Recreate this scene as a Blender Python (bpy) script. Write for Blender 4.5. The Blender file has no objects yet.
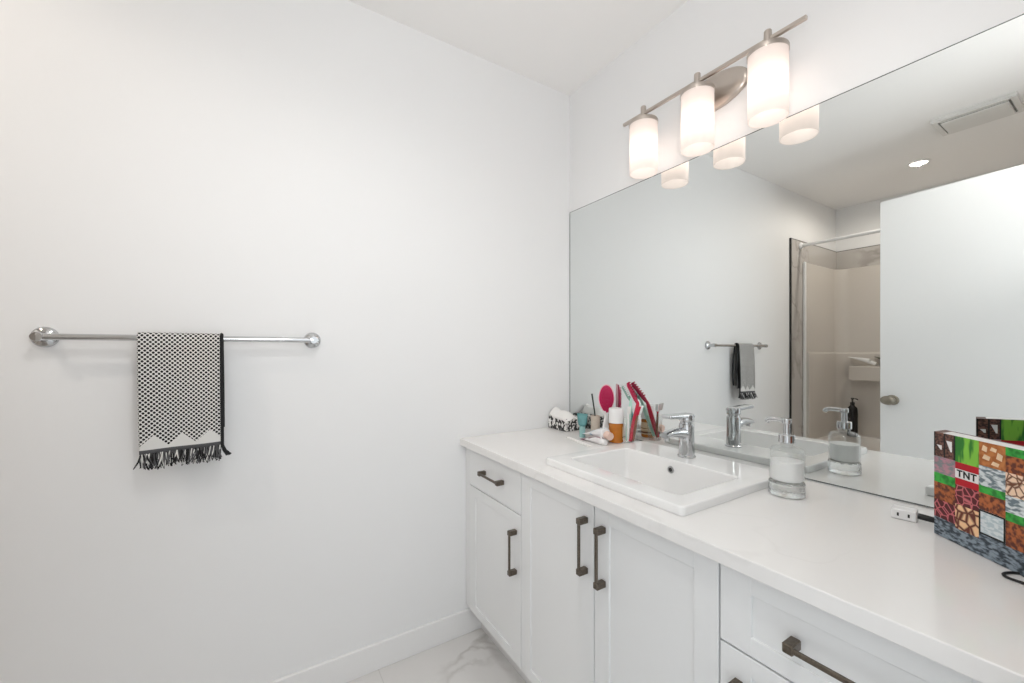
import bpy, bmesh, math, random
from mathutils import Vector, Matrix

# ------------------------------------------------------------------ camera, world, lights, exposure
sc = bpy.context.scene
C = sc.collection
random.seed(7)
CAM = Vector((1.561, -1.321, 1.18))
cam_data = bpy.data.cameras.new('camera')
cam = bpy.data.objects.new('camera', cam_data)
C.objects.link(cam)
cam.location = CAM
cam_data.sensor_width = 36.0
cam_data.lens = 410.0 / 1024 * 36.0
cam_data.shift_y = 9.5 / 1024
cam_data.clip_start = 0.02
fwd = Vector((-0.846, 0.533, 0)).normalized()
cam.rotation_euler = fwd.to_track_quat('-Z', 'Y').to_euler()
sc.camera = cam

world = bpy.data.worlds.new('world')
sc.world = world
world.use_nodes = True
world.node_tree.nodes['Background'].inputs['Color'].default_value = (0.93, 0.97, 1.0, 1)
world.node_tree.nodes['Background'].inputs['Strength'].default_value = 1.33

sc.view_settings.view_transform = 'Standard'
sc.view_settings.look = 'None'
sc.view_settings.gamma = 1.0
sc.view_settings.use_curve_mapping = False
sc.view_settings.exposure = 0.03
sc.cycles.use_denoising = True
sc.cycles.max_bounces = 14
sc.cycles.diffuse_bounces = 8
sc.cycles.glossy_bounces = 6
sc.cycles.transmission_bounces = 10
sc.cycles.transparent_max_bounces = 12
sc.cycles.sample_clamp_indirect = 40.0
sc.cycles.caustics_refractive = True
sc.cycles.caustics_reflective = True


def light(name, kind, loc, power, color, size=0.1, aim=None, **kw):
    d = bpy.data.lights.new(name, kind)
    d.energy = power
    d.color = color
    if kind == 'AREA':
        d.shape = 'RECTANGLE'
        d.size, d.size_y = size
    else:
        d.shadow_soft_size = size
    for k, v in kw.items():
        setattr(d, k, v)
    o = bpy.data.objects.new(name, d)
    C.objects.link(o)
    o.location = loc
    if aim is not None:
        o.rotation_euler = (Vector(aim) - Vector(loc)).to_track_quat('-Z', 'Y').to_euler()
    return o


# unseen area lamp in the doorway, standing in for a camera flash bounced upward
light('doorway_flash', 'AREA', (1.60, -1.30, 1.42), 3.7, (1.0, 0.985, 0.97), (0.30, 0.40), aim=(0.70, -0.75, 2.25), spread=math.radians(150))
# recessed pot light over the tub end
light('pot_light_lamp', 'SPOT', (0.69, -2.45, 2.434), 26.5, (1.0, 0.90, 0.80), 0.012, aim=(0.69, -2.45, 0), spot_size=math.radians(174), spot_blend=0.4)
# added fill lamp, unseen over the entry end, to light the counter from above
light('entry_fill_lamp', 'SPOT', (1.36, -1.15, 2.434), 23.0, (1.0, 0.98, 0.955), 0.012, aim=(1.36, -1.15, 0), spot_size=math.radians(160), spot_blend=0.5)
VX, VY = (0.531, 0.750, 0.967), -0.0940      # the vanity light's bulbs glow inside their shades


# ------------------------------------------------------------------ materials
def new_mat(name):
    m = bpy.data.materials.new(name)
    m.use_nodes = True
    nt = m.node_tree
    return m, nt, nt.nodes['Principled BSDF']


def mat(name, col, rough=0.5, metal=0.0, bump=0.0, bscale=60.0, var=0.0, coat=0.0, trans=0.0, ior=1.45, spec=0.5, alpha=1.0):
    """Principled with a little procedural colour variation and bump."""
    m, nt, p = new_mat(name)
    p.inputs['Base Color'].default_value = (*col, 1)
    p.inputs['Roughness'].default_value = rough
    p.inputs['Metallic'].default_value = metal
    p.inputs['Coat Weight'].default_value = coat
    p.inputs['Transmission Weight'].default_value = trans
    p.inputs['IOR'].default_value = ior
    p.inputs['Specular IOR Level'].default_value = spec
    if bump or var:
        tc = nt.nodes.new('ShaderNodeTexCoord')
        nz = nt.nodes.new('ShaderNodeTexNoise')
        nz.inputs['Scale'].default_value = bscale
        nz.inputs['Detail'].default_value = 4
        nt.links.new(tc.outputs['Object'], nz.inputs['Vector'])
        if bump:
            b = nt.nodes.new('ShaderNodeBump')
            b.inputs['Strength'].default_value = bump
            b.inputs['Distance'].default_value = 0.002
            nt.links.new(nz.outputs['Fac'], b.inputs['Height'])
            nt.links.new(b.outputs['Normal'], p.inputs['Normal'])
        if var:
            r = nt.nodes.new('ShaderNodeValToRGB')
            r.color_ramp.elements[0].position = 0.3
            r.color_ramp.elements[1].position = 0.7
            r.color_ramp.elements[0].color = (*[c * (1 - var) for c in col], 1)
            r.color_ramp.elements[1].color = (*[min(1, c * (1 + var)) for c in col], 1)
            nt.links.new(nz.outputs['Fac'], r.inputs['Fac'])
            nt.links.new(r.outputs['Color'], p.inputs['Base Color'])
    return m


def marble(name, base, vein, scale, rough, width=0.03, tile=None, grout=(0.5, 0.5, 0.5), amount=1.0):
    m, nt, p = new_mat(name)
    N, L = nt.nodes, nt.links
    tc = N.new('ShaderNodeTexCoord')
    warp = N.new('ShaderNodeTexNoise')
    warp.inputs['Scale'].default_value = scale * 0.8
    warp.inputs['Detail'].default_value = 6
    L.new(tc.outputs['Object'], warp.inputs['Vector'])
    mix = N.new('ShaderNodeVectorMath')
    mix.operation = 'MULTIPLY_ADD'
    mix.inputs[1].default_value = (0.7, 0.7, 0.7)
    L.new(warp.outputs['Color'], mix.inputs[0])
    L.new(tc.outputs['Object'], mix.inputs[2])
    nz = N.new('ShaderNodeTexNoise')
    nz.inputs['Scale'].default_value = scale
    nz.inputs['Detail'].default_value = 3
    L.new(mix.outputs[0], nz.inputs['Vector'])
    sub = N.new('ShaderNodeMath')
    sub.operation = 'SUBTRACT'
    sub.inputs[1].default_value = 0.5
    L.new(nz.outputs['Fac'], sub.inputs[0])
    ab = N.new('ShaderNodeMath')
    ab.operation = 'ABSOLUTE'
    L.new(sub.outputs[0], ab.inputs[0])
    mr = N.new('ShaderNodeMapRange')
    mr.inputs['From Min'].default_value = 0.0
    mr.inputs['From Max'].default_value = width
    mr.inputs['To Min'].default_value = amount
    mr.inputs['To Max'].default_value = 0.0
    L.new(ab.outputs[0], mr.inputs['Value'])
    # veins come and go
    n2 = N.new('ShaderNodeTexNoise')
    n2.inputs['Scale'].default_value = scale * 0.7
    L.new(tc.outputs['Object'], n2.inputs['Vector'])
    mr2 = N.new('ShaderNodeMapRange')
    mr2.inputs['From Min'].default_value = 0.45
    mr2.inputs['From Max'].default_value = 0.65
    L.new(n2.outputs['Fac'], mr2.inputs['Value'])
    mul = N.new('ShaderNodeMath')
    mul.operation = 'MULTIPLY'
    L.new(mr.outputs[0], mul.inputs[0])
    L.new(mr2.outputs[0], mul.inputs[1])
    mx = N.new('ShaderNodeMix')
    mx.data_type = 'RGBA'
    mx.inputs['A'].default_value = (*base, 1)
    mx.inputs['B'].default_value = (*vein, 1)
    L.new(mul.outputs[0], mx.inputs['Factor'])
    out = mx.outputs['Result']
    if tile:
        bt = N.new('ShaderNodeTexBrick')
        bt.offset = 0.5
        bt.inputs['Color1'].default_value = (0, 0, 0, 1)
        bt.inputs['Color2'].default_value = (0, 0, 0, 1)
        bt.inputs['Mortar'].default_value = (1, 1, 1, 1)
        bt.inputs['Scale'].default_value = 1.0
        bt.inputs['Mortar Size'].default_value = 0.0015
        bt.inputs['Brick Width'].default_value = tile[0]
        bt.inputs['Row Height'].default_value = tile[1]
        mp = N.new('ShaderNodeMapping')
        mp.inputs['Location'].default_value = (0.45, 0.33, 0)
        L.new(tc.outputs['Object'], mp.inputs['Vector'])
        L.new(mp.outputs['Vector'], bt.inputs['Vector'])
        m3 = N.new('ShaderNodeMix')
        m3.data_type = 'RGBA'
        m3.inputs['B'].default_value = (*grout, 1)
        L.new(bt.outputs['Color'], m3.inputs['Factor'])
        L.new(out, m3.inputs['A'])
        out = m3.outputs['Result']
    L.new(out, p.inputs['Base Color'])
    p.inputs['Roughness'].default_value = rough
    return m


M = {}
M['paint'] = mat('wall_paint', (0.83, 0.835, 0.84), 0.6, bump=0.05, bscale=250)
M['ceil'] = mat('ceiling_paint', (0.90, 0.89, 0.88), 0.8, bump=0.1, bscale=200)
M['trim'] = mat('trim_paint', (0.83, 0.83, 0.83), 0.35, bump=0.02, bscale=80)
M['door'] = mat('door_paint', (0.88, 0.88, 0.875), 0.4, bump=0.03, bscale=120)
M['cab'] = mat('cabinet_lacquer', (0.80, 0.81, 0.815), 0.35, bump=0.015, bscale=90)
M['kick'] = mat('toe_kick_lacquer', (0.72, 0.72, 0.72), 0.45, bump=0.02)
M['quartz'] = marble('white_quartz', (0.84, 0.83, 0.82), (0.66, 0.645, 0.63), 1.6, 0.12, 0.008, amount=0.3)
M['floor'] = marble('floor_marble_tile', (0.70, 0.69, 0.68), (0.36, 0.34, 0.32), 2.4, 0.16, 0.03, (1.2, 0.6), (0.6, 0.59, 0.58), 0.8)
M['tile'] = marble('shower_marble_tile', (0.50, 0.475, 0.45), (0.24, 0.22, 0.20), 2.2, 0.15, 0.035, amount=0.8)
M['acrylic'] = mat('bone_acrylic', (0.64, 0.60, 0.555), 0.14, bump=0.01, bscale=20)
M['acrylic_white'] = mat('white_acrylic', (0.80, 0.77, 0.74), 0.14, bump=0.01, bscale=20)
M['ceramic'] = mat('white_ceramic', (0.86, 0.86, 0.855), 0.07, coat=0.3, bump=0.004, bscale=15)
M['chrome'] = mat('chrome', (0.60, 0.61, 0.62), 0.06, 1.0, bump=0.003, bscale=30)
M['nickel'] = mat('brushed_nickel', (0.56, 0.50, 0.45), 0.30, 1.0, bump=0.04, bscale=300)
M['knob'] = mat('satin_nickel', (0.30, 0.27, 0.22), 0.28, 1.0, bump=0.02, bscale=200)
M['bronze'] = mat('dark_pewter', (0.16, 0.135, 0.11), 0.34, 1.0, bump=0.08, bscale=220, var=0.2)
M['blackmetal'] = mat('dark_trim_metal', (0.05, 0.05, 0.05), 0.35, 0.8, bump=0.02)
M['mirror'] = mat('mirror_silver', (0.81, 0.835, 0.83), 0.0, 1.0)
M['mirror_edge'] = mat('mirror_glass_edge', (0.10, 0.115, 0.11), 0.2, bump=0.02)
M['white'] = mat('white_plastic', (0.85, 0.85, 0.85), 0.3, bump=0.01)
M['grille'] = mat('grille_plastic', (0.72, 0.71, 0.69), 0.5, bump=0.03)
M['dark'] = mat('dark_void', (0.02, 0.02, 0.02), 0.6, bump=0.05)
M['black'] = mat('black_plastic', (0.015, 0.014, 0.014), 0.22, bump=0.02)
M['rubber'] = mat('black_rubber', (0.02, 0.02, 0.02), 0.45, bump=0.03)
M['glass'] = None
M['cutglass'] = mat('pebbled_glass', (0.93, 0.95, 0.94), 0.03, trans=1.0, ior=1.5, bump=1.0, bscale=120)
M['soap'] = mat('white_soap', (0.86, 0.86, 0.86), 0.35, bump=0.01)
_p = M['soap'].node_tree.nodes['Principled BSDF']
_p.inputs['Subsurface Weight'].default_value = 0.8
_p.inputs['Subsurface Radius'].default_value = (0.03, 0.03, 0.03)
M['amber'] = mat('amber_plastic', (0.50, 0.17, 0.02), 0.15, bump=0.02, var=0.15, bscale=25)
M['pink'] = mat('pink_bristles', (0.50, 0.004, 0.085), 0.45, bump=0.6, bscale=400)
M['pinkframe'] = mat('pale_pink_plastic', (0.85, 0.45, 0.52), 0.3, bump=0.02)
M['red'] = mat('red_plastic', (0.52, 0.015, 0.05), 0.3, bump=0.02)
M['crimson'] = mat('crimson_plastic', (0.40, 0.008, 0.055), 0.35, bump=0.02)
M['coral'] = mat('coral_plastic', (0.75, 0.20, 0.12), 0.3, bump=0.02)
M['green'] = mat('grey_green_plastic', (0.20, 0.33, 0.28), 0.35, bump=0.02)
M['olivedark'] = mat('dark_olive_plastic', (0.035, 0.05, 0.04), 0.4, bump=0.02)
M['palepeach'] = mat('pale_peach_plastic', (0.78, 0.58, 0.50), 0.35, bump=0.02)
M['paleteal'] = mat('pale_teal_plastic', (0.28, 0.48, 0.47), 0.35, bump=0.02)
M['mint'] = mat('mint_plastic', (0.45, 0.75, 0.63), 0.3, bump=0.02)
M['teal'] = mat('teal_plastic', (0.10, 0.27, 0.28), 0.3, bump=0.02, var=0.2, bscale=40)
M['brown'] = mat('brown_handle', (0.22, 0.09, 0.05), 0.4, bump=0.05)
M['tissue'] = mat('tissue_paper', (0.84, 0.83, 0.81), 0.9, bump=0.25, bscale=90)
M['charcoal'] = mat('charcoal_yarn', (0.10, 0.10, 0.105), 0.9, bump=0.5, bscale=500)
M['blackyarn'] = mat('black_yarn', (0.012, 0.012, 0.013), 0.85, bump=0.5, bscale=500)
M['ivory'] = mat('ivory_yarn', (0.72, 0.71, 0.69), 0.9, bump=0.5, bscale=500)
M['page'] = mat('white_card', (0.85, 0.84, 0.82), 0.7, bump=0.1, bscale=300)


def shade_material():
    """Opal glass: transmits the bulb softly and glows."""
    m = bpy.data.materials.new('opal_glass')
    m.use_nodes = True
    nt = m.node_tree
    N, L = nt.nodes, nt.links
    N.remove(N['Principled BSDF'])
    out = N['Material Output']
    tl = N.new('ShaderNodeBsdfTranslucent')
    tl.inputs['Color'].default_value = (0.62, 0.56, 0.52, 1)
    df = N.new('ShaderNodeBsdfDiffuse')
    df.inputs['Color'].default_value = (0.58, 0.55, 0.53, 1)
    tr = N.new('ShaderNodeBsdfTransparent')
    em = N.new('ShaderNodeEmission')
    em.inputs['Color'].default_value = (1.0, 0.90, 0.85, 1)
    em.inputs['Strength'].default_value = 0.42
    nz = N.new('ShaderNodeTexNoise')
    nz.inputs['Scale'].default_value = 8
    mr = N.new('ShaderNodeMapRange')
    mr.inputs['To Min'].default_value = 0.29
    mr.inputs['To Max'].default_value = 0.31
    L.new(nz.outputs['Fac'], mr.inputs['Value'])
    L.new(mr.outputs[0], em.inputs['Strength'])
    a = N.new('ShaderNodeMixShader')
    a.inputs[0].default_value = 0.55
    L.new(tl.outputs[0], a.inputs[1])
    L.new(df.outputs[0], a.inputs[2])
    b = N.new('ShaderNodeMixShader')
    b.inputs[0].default_value = 0.0
    L.new(a.outputs[0], b.inputs[1])
    L.new(tr.outputs[0], b.inputs[2])
    c = N.new('ShaderNodeAddShader')
    L.new(b.outputs[0], c.inputs[0])
    L.new(em.outputs[0], c.inputs[1])
    L.new(c.outputs[0], out.inputs['Surface'])
    return m


def emit_mat(name, col, strength):
    m, nt, p = new_mat(name)
    p.inputs['Base Color'].default_value = (*col, 1)
    p.inputs['Emission Color'].default_value = (*col, 1)
    p.inputs['Emission Strength'].default_value = strength
    return m




def thin_glass():
    """Thin clear glass wall: mostly see-through, with a mirror-like sheen at grazing angles."""
    m = bpy.data.materials.new('clear_glass')
    m.use_nodes = True
    nt = m.node_tree
    N, L = nt.nodes, nt.links
    N.remove(N['Principled BSDF'])
    tr = N.new('ShaderNodeBsdfTransparent')
    tr.inputs['Color'].default_value = (0.985, 0.99, 0.988, 1)
    gl = N.new('ShaderNodeBsdfGlossy')
    gl.inputs['Roughness'].default_value = 0.02
    lw = N.new('ShaderNodeLayerWeight')
    lw.inputs['Blend'].default_value = 0.5
    pw = N.new('ShaderNodeMath')
    pw.operation = 'POWER'
    pw.inputs[1].default_value = 3.0
    L.new(lw.outputs['Facing'], pw.inputs[0])
    ma = N.new('ShaderNodeMath')
    ma.operation = 'MULTIPLY_ADD'
    ma.inputs[1].default_value = 0.45
    ma.inputs[2].default_value = 0.035
    L.new(pw.outputs[0], ma.inputs[0])
    nz = N.new('ShaderNodeTexNoise')
    nz.inputs['Scale'].default_value = 40
    bp = N.new('ShaderNodeBump')
    bp.inputs['Strength'].default_value = 0.02
    L.new(nz.outputs['Fac'], bp.inputs['Height'])
    L.new(bp.outputs['Normal'], gl.inputs['Normal'])
    mx = N.new('ShaderNodeMixShader')
    L.new(ma.outputs[0], mx.inputs[0])
    L.new(tr.outputs[0], mx.inputs[1])
    L.new(gl.outputs[0], mx.inputs[2])
    L.new(mx.outputs[0], N['Material Output'].inputs['Surface'])
    return m


M['glass'] = thin_glass()
M['shade'] = shade_material()
M['bulb'] = emit_mat('bulb_glow', (1.0, 0.88, 0.80), 8.0)
M['potlens'] = emit_mat('pot_lens_glow', (1.0, 0.93, 0.85), 6.0)


def pattern_mat(name, a, b, scale, kind='noise', lo=0.45, hi=0.55, rough=0.5, stretch=(1, 1, 1)):
    """Two-colour blotchy print."""
    m, nt, p = new_mat(name)
    N, L = nt.nodes, nt.links
    tc = N.new('ShaderNodeTexCoord')
    mp = N.new('ShaderNodeMapping')
    mp.inputs['Scale'].default_value = stretch
    L.new(tc.outputs['Object'], mp.inputs['Vector'])
    if kind == 'noise':
        t = N.new('ShaderNodeTexNoise')
        t.inputs['Detail'].default_value = 1.5
        o = t.outputs['Fac']
    else:
        t = N.new('ShaderNodeTexVoronoi')
        t.feature = 'DISTANCE_TO_EDGE'
        o = t.outputs['Distance']
    t.inputs['Scale'].default_value = scale
    L.new(mp.outputs['Vector'], t.inputs['Vector'])
    r = N.new('ShaderNodeValToRGB')
    r.color_ramp.elements[0].position = lo
    r.color_ramp.elements[1].position = hi
    r.color_ramp.elements[0].color = (*a, 1)
    r.color_ramp.elements[1].color = (*b, 1)
    L.new(o, r.inputs['Fac'])
    L.new(r.outputs['Color'], p.inputs['Base Color'])
    p.inputs['Roughness'].default_value = rough
    return m


def towel_material():
    """Dotted weave with a plain zigzag hem, laid out on the towel's own UVs (metres)."""
    m, nt, p = new_mat('dotted_weave')
    N, L = nt.nodes, nt.links

    def mth(op, a, b=None, c=None):
        n = N.new('ShaderNodeMath')
        n.operation = op
        for i, v in enumerate((a, b, c)):
            if v is None:
                continue
            if isinstance(v, (int, float)):
                n.inputs[i].default_value = v
            else:
                L.new(v, n.inputs[i])
        return n.outputs[0]
    uv = N.new('ShaderNodeUVMap')
    uv.uv_map = 'weave'
    sp = N.new('ShaderNodeSeparateXYZ')
    L.new(uv.outputs['UV'], sp.inputs[0])
    u, v = sp.outputs[0], sp.outputs[1]
    q = 0.0118
    a = mth('SUBTRACT', mth('FRACT', mth('DIVIDE', mth('ADD', u, v), q)), 0.5)
    b = mth('SUBTRACT', mth('FRACT', mth('DIVIDE', mth('ADD', mth('SUBTRACT', u, v), 3.0), q)), 0.5)
    d2 = mth('ADD', mth('MULTIPLY', a, a), mth('MULTIPLY', b, b))
    dot = mth('LESS_THAN', d2, 0.395 * 0.395)
    per = 0.064
    tri = mth('ABSOLUTE', mth('SUBTRACT', mth('MULTIPLY', mth('FRACT', mth('ADD', mth('DIVIDE', u, per), 0.02)), 2.0), 1.0))  # 1 at valleys
    lim = mth('SUBTRACT', 0.051, mth('MULTIPLY', tri, 0.030))
    dot = mth('MULTIPLY', dot, mth('GREATER_THAN', v, lim))
    band = mth('LESS_THAN', v, 0.013)
    nz = N.new('ShaderNodeTexNoise')
    nz.inputs['Scale'].default_value = 900
    base = N.new('ShaderNodeMix')
    base.data_type = 'RGBA'
    base.inputs['A'].default_value = (0.70, 0.695, 0.68, 1)
    base.inputs['B'].default_value = (0.012, 0.012, 0.013, 1)
    L.new(dot, base.inputs['Factor'])
    b2 = N.new('ShaderNodeMix')
    b2.data_type = 'RGBA'
    b2.inputs['B'].default_value = (0.09, 0.09, 0.095, 1)
    L.new(band, b2.inputs['Factor'])
    L.new(base.outputs['Result'], b2.inputs['A'])
    L.new(b2.outputs['Result'], p.inputs['Base Color'])
    bp = N.new('ShaderNodeBump')
    bp.inputs['Strength'].default_value = 0.4
    bp.inputs['Distance'].default_value = 0.001
    L.new(nz.outputs['Fac'], bp.inputs['Height'])
    L.new(bp.outputs['Normal'], p.inputs['Normal'])
    p.inputs['Roughness'].default_value = 0.9
    return m


M['towel'] = towel_material()
M['zebra'] = pattern_mat('black_white_swirl_print', (0.015, 0.015, 0.015), (0.78, 0.77, 0.75), 75, 'noise', 0.50, 0.54, 0.45, (1, 1, 0.9))

# ------------------------------------------------------------------ mesh helpers


def verts_box(bm, x0, x1, y0, y1, z0, z1, bev=0.0, seg=2, mi=0, tf=None):
    vs = [bm.verts.new((x, y, z)) for x in (x0, x1) for y in (y0, y1) for z in (z0, z1)]
    fs = []
    for idx in ((0, 1, 3, 2), (4, 6, 7, 5), (0, 4, 5, 1), (2, 3, 7, 6), (0, 2, 6, 4), (1, 5, 7, 3)):
        f = bm.faces.new([vs[i] for i in idx])
        f.material_index = mi
        fs.append(f)
    if tf is not None:
        for v in vs:
            v.co = tf @ v.co
    if bev > 0:
        es = list({e for f in fs for e in f.edges})
        bmesh.ops.bevel(bm, geom=es, offset=bev, segments=seg, profile=0.5, affect='EDGES', material=mi)


def box(x0, x1, y0, y1, z0, z1, bev=0.0, seg=2, tf=None):
    bm = bmesh.new()
    verts_box(bm, x0, x1, y0, y1, z0, z1, bev, seg, 0, tf)
    return bm


def frame_of(d):
    d = d.normalized()
    up = Vector((0, 0, 1)) if abs(d.z) < 0.9 else Vector((1, 0, 0))
    a = d.cross(up).normalized()
    return a, d.cross(a).normalized()


def tube(bm, pts, r, seg=12, caps=True, closed=False):
    """Round tube along a path; r is a number or one radius (or (ra, rb)) per point."""
    pts = [Vector(p) for p in pts]
    n = len(pts)
    rs = r if isinstance(r, (list, tuple)) and len(r) == n else [r] * n
    rings = []
    a = b = None
    for i, p in enumerate(pts):
        if closed:
            d = pts[(i + 1) % n] - pts[i - 1]
        else:
            d = pts[min(i + 1, n - 1)] - pts[max(i - 1, 0)]
        d.normalize()
        if a is None:
            a, b = frame_of(d)
        else:
            a = (a - d * a.dot(d)).normalized()
            b = d.cross(a).normalized()
        ra, rb = rs[i] if isinstance(rs[i], (list, tuple)) else (rs[i], rs[i])
        rings.append([bm.verts.new(p + a * math.cos(2 * math.pi * k / seg) * ra + b * math.sin(2 * math.pi * k / seg) * rb) for k in range(seg)])
    m = n if closed else n - 1
    for i in range(m):
        r0, r1 = rings[i], rings[(i + 1) % n]
        for k in range(seg):
            bm.faces.new((r0[k], r0[(k + 1) % seg], r1[(k + 1) % seg], r1[k]))
    if caps and not closed:
        bm.faces.new(list(reversed(rings[0])))
        bm.faces.new(rings[-1])


def lathe(bm, prof, center, seg=40, sx=1.0, sy=1.0, axis='Z', caps=True):
    """Revolve (radius, height) points about an axis through center."""
    c = Vector(center)
    rings = []
    for r, h in prof:
        ring = []
        for k in range(seg):
            t = 2 * math.pi * k / seg
            u, v = max(r, 1e-5) * math.cos(t) * sx, max(r, 1e-5) * math.sin(t) * sy
            if axis == 'Z':
                p = Vector((u, v, h))
            elif axis == 'X':
                p = Vector((h, u, v))
            else:                       # 'Y-': height runs towards -y
                p = Vector((u, -h, v))
            ring.append(bm.verts.new(c + p))
        rings.append(ring)
    for i in range(len(rings) - 1):
        for k in range(seg):
            bm.faces.new((rings[i][k], rings[i][(k + 1) % seg], rings[i + 1][(k + 1) % seg], rings[i + 1][k]))
    if caps:
        bm.faces.new(list(reversed(rings[0])))
        bm.faces.new(rings[-1])


def smooth_path(pts, n=8):
    """Catmull-Rom through the points."""
    P = [Vector(p) for p in pts]
    P = [P[0] * 2 - P[1]] + P + [P[-1] * 2 - P[-2]]
    out = []
    for i in range(1, len(P) - 2):
        for k in range(n):
            t = k / n
            a, b, c, d = P[i - 1], P[i], P[i + 1], P[i + 2]
            out.append(0.5 * ((2 * b) + (c - a) * t + (2 * a - 5 * b + 4 * c - d) * t * t + (3 * b - a - 3 * c + d) * t ** 3))
    out.append(P[-2])
    return out


def world_loc(o):
    v = Vector((0, 0, 0))
    while o is not None:
        v = v + o.location
        o = o.parent
    return v


def obj(name, bm, m, parent=None, base=None, smooth=True, angle=35, wn=True):
    """Link a bmesh given in world coordinates as ONE mesh object (origin at base, or at the parent's origin)."""
    org = world_loc(parent) if parent is not None else Vector(base or (0, 0, 0))
    bmesh.ops.recalc_face_normals(bm, faces=bm.faces[:])
    bmesh.ops.translate(bm, verts=bm.verts[:], vec=-org)
    me = bpy.data.meshes.new(name)
    bm.to_mesh(me)
    bm.free()
    for mm in (m if isinstance(m, (list, tuple)) else [m]):
        me.materials.append(mm)
    if smooth:
        me.polygons.foreach_set('use_smooth', [True] * len(me.polygons))
        me.set_sharp_from_angle(angle=math.radians(angle))
    o = bpy.data.objects.new(name, me)
    C.objects.link(o)
    if smooth and wn:
        w = o.modifiers.new('weighted_normals', 'WEIGHTED_NORMAL')
        w.keep_sharp = True
    if parent is not None:
        o.parent = parent
    else:
        o.location = org
    return o


def tag(o, label=None, cat=None, group=None, kind=None):
    for k, v in (('label', label), ('category', cat), ('group', group), ('kind', kind)):
        if v:
            o[k] = v
    return o


def thing(name, loc, label, cat, group=None):
    o = bpy.data.objects.new(name, None)
    o.empty_display_size = 0.05
    C.objects.link(o)
    o.location = loc
    return tag(o, label, cat, group)


def struct(name, bm, m, label, cat, smooth=False, base=None):
    o = obj(name, bm, m, None, base, smooth)
    return tag(o, label, cat, None, 'structure')


# ------------------------------------------------------------------ room shell
W, D, H = 1.53, 3.09, 2.44          # room: x 0..W, y 0..-D
DY0, DY1, DZ = -0.70, -1.60, 2.04   # doorway in the right wall
T = 0.11
struct('floor', box(-T, 2.9, -D - T, T, -0.08, 0.0), M['floor'], 'polished white marble tile floor with grey veins', 'floor')
struct('ceiling', box(-T, W + T, -D - T, T, H, H + 0.08), M['ceil'], 'flat white ceiling above the vanity and shower', 'ceiling')
struct('wall_left', box(-T, 0, -D - T, T, 0, H), M['paint'], 'white wall carrying the towel bar', 'wall')
struct('wall_back', box(0, W + T, 0, T, 0, H), M['paint'], 'white wall behind the mirror and vanity light', 'wall')
struct('wall_front', box(0, W + T, -D - T, -D, 0, H), M['paint'], 'pale wall behind the bathtub, seen in the mirror', 'wall')
bm = bmesh.new()
verts_box(bm, W, W + T, DY0, 0, 0, H)
verts_box(bm, W, W + T, -D, DY1, 0, H)
verts_box(bm, W, W + T, DY1, DY0, DZ, H)
struct('wall_right', bm, M['paint'], 'white wall with the open doorway, at the right end of the vanity', 'wall')

bm = bmesh.new()
for y0, y1 in ((-2.24, -0.50),):
    verts_box(bm, 0, 0.014, y0, y1, 0.0, 0.097, 0.003)
struct('baseboard_left', bm, M['trim'], 'flat white baseboard along the left wall', 'baseboard', True)
bm = bmesh.new()
for y0, y1, z0, z1 in ((DY0, DY0 + 0.07, 0, DZ + 0.07), (DY1 - 0.07, DY1, 0, DZ + 0.07), (DY1, DY0, DZ, DZ + 0.07)):
    verts_box(bm, W - 0.014, W, y0, y1, z0, z1, 0.003)
struct('trim_1', bm, M['trim'], 'white casing around the doorway', 'trim', True)

# marble tile border around the tub alcove, with a dark metal edge
bm = bmesh.new()
verts_box(bm, 0, 0.012, -D, -2.245, 0.0, 2.06)
verts_box(bm, 0.012, W, -D, -D + 0.012, 1.80, 2.06)
verts_box(bm, W - 0.012, W, -D + 0.012, -2.245, 0.0, 2.06)
struct('trim_2', bm, M['tile'], 'veined marble tile border around the tub surround', 'wall tile')
bm = bmesh.new()
verts_box(bm, 0, 0.0135, -2.2449, -2.237, 0.0, 2.066)
verts_box(bm, 0, 0.0135, -D + 0.0135, -2.2449, 2.0601, 2.064)
verts_box(bm, 0.0, W, -D, -D + 0.0135, 2.0601, 2.064)
struct('trim_3', bm, M['blackmetal'], 'thin dark metal strip edging the shower tile', 'trim')

# ------------------------------------------------------------------ mirror
mr = thing('vanity_mirror', (0.76, 0, 0.8185), 'large frameless mirror standing on the countertop under the vanity light', 'mirror')
obj('mirror_glass', box(0.004, 1.515, -0.0020, -0.0005, 0.8215, 1.861), M['mirror'], mr, smooth=False)
bm = bmesh.new()
for x0, x1, z0, z1 in ((0.0015, 0.004, 0.819, 1.8630), (1.515, 1.517, 0.819, 1.8630), (0.004, 1.515, 0.819, 0.8215), (0.004, 1.515, 1.861, 1.8630)):
    verts_box(bm, x0, x1, -0.0024, -0.0004, z0, z1)
obj('mirror_edge', bm, M['mirror_edge'], mr, smooth=False)

# ------------------------------------------------------------------ vanity cabinets
ZT, ZU = 0.817, 0.787         # counter top and underside
YF = -0.57                    # faces of the fronts
ZB = 0.12


def front(x0, x1, z0, z1, stile=0.052, rail=0.036, shaker=True):
    """Shaker door or drawer front: frame with a recessed panel."""
    bm = bmesh.new()
    if not shaker:
        verts_box(bm, x0, x1, YF, YF + 0.019, z0, z1, 0.0015)
        return bm
    verts_box(bm, x0, x0 + stile, YF, YF + 0.019, z0, z1, 0.0012, 1)
    verts_box(bm, x1 - stile, x1, YF, YF + 0.019, z0, z1, 0.0012, 1)
    verts_box(bm, x0 + stile - 0.001, x1 - stile + 0.001, YF + 0.0001, YF + 0.019, z1 - rail, z1, 0.0012, 1)
    verts_box(bm, x0 + stile - 0.001, x1 - stile + 0.001, YF + 0.0001, YF + 0.019, z0, z0 + rail, 0.0012, 1)
    verts_box(bm, x0 + stile - 0.004, x1 - stile + 0.004, YF + 0.0045, YF + 0.018, z0 + rail - 0.004, z1 - rail + 0.004)
    return bm


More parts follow.
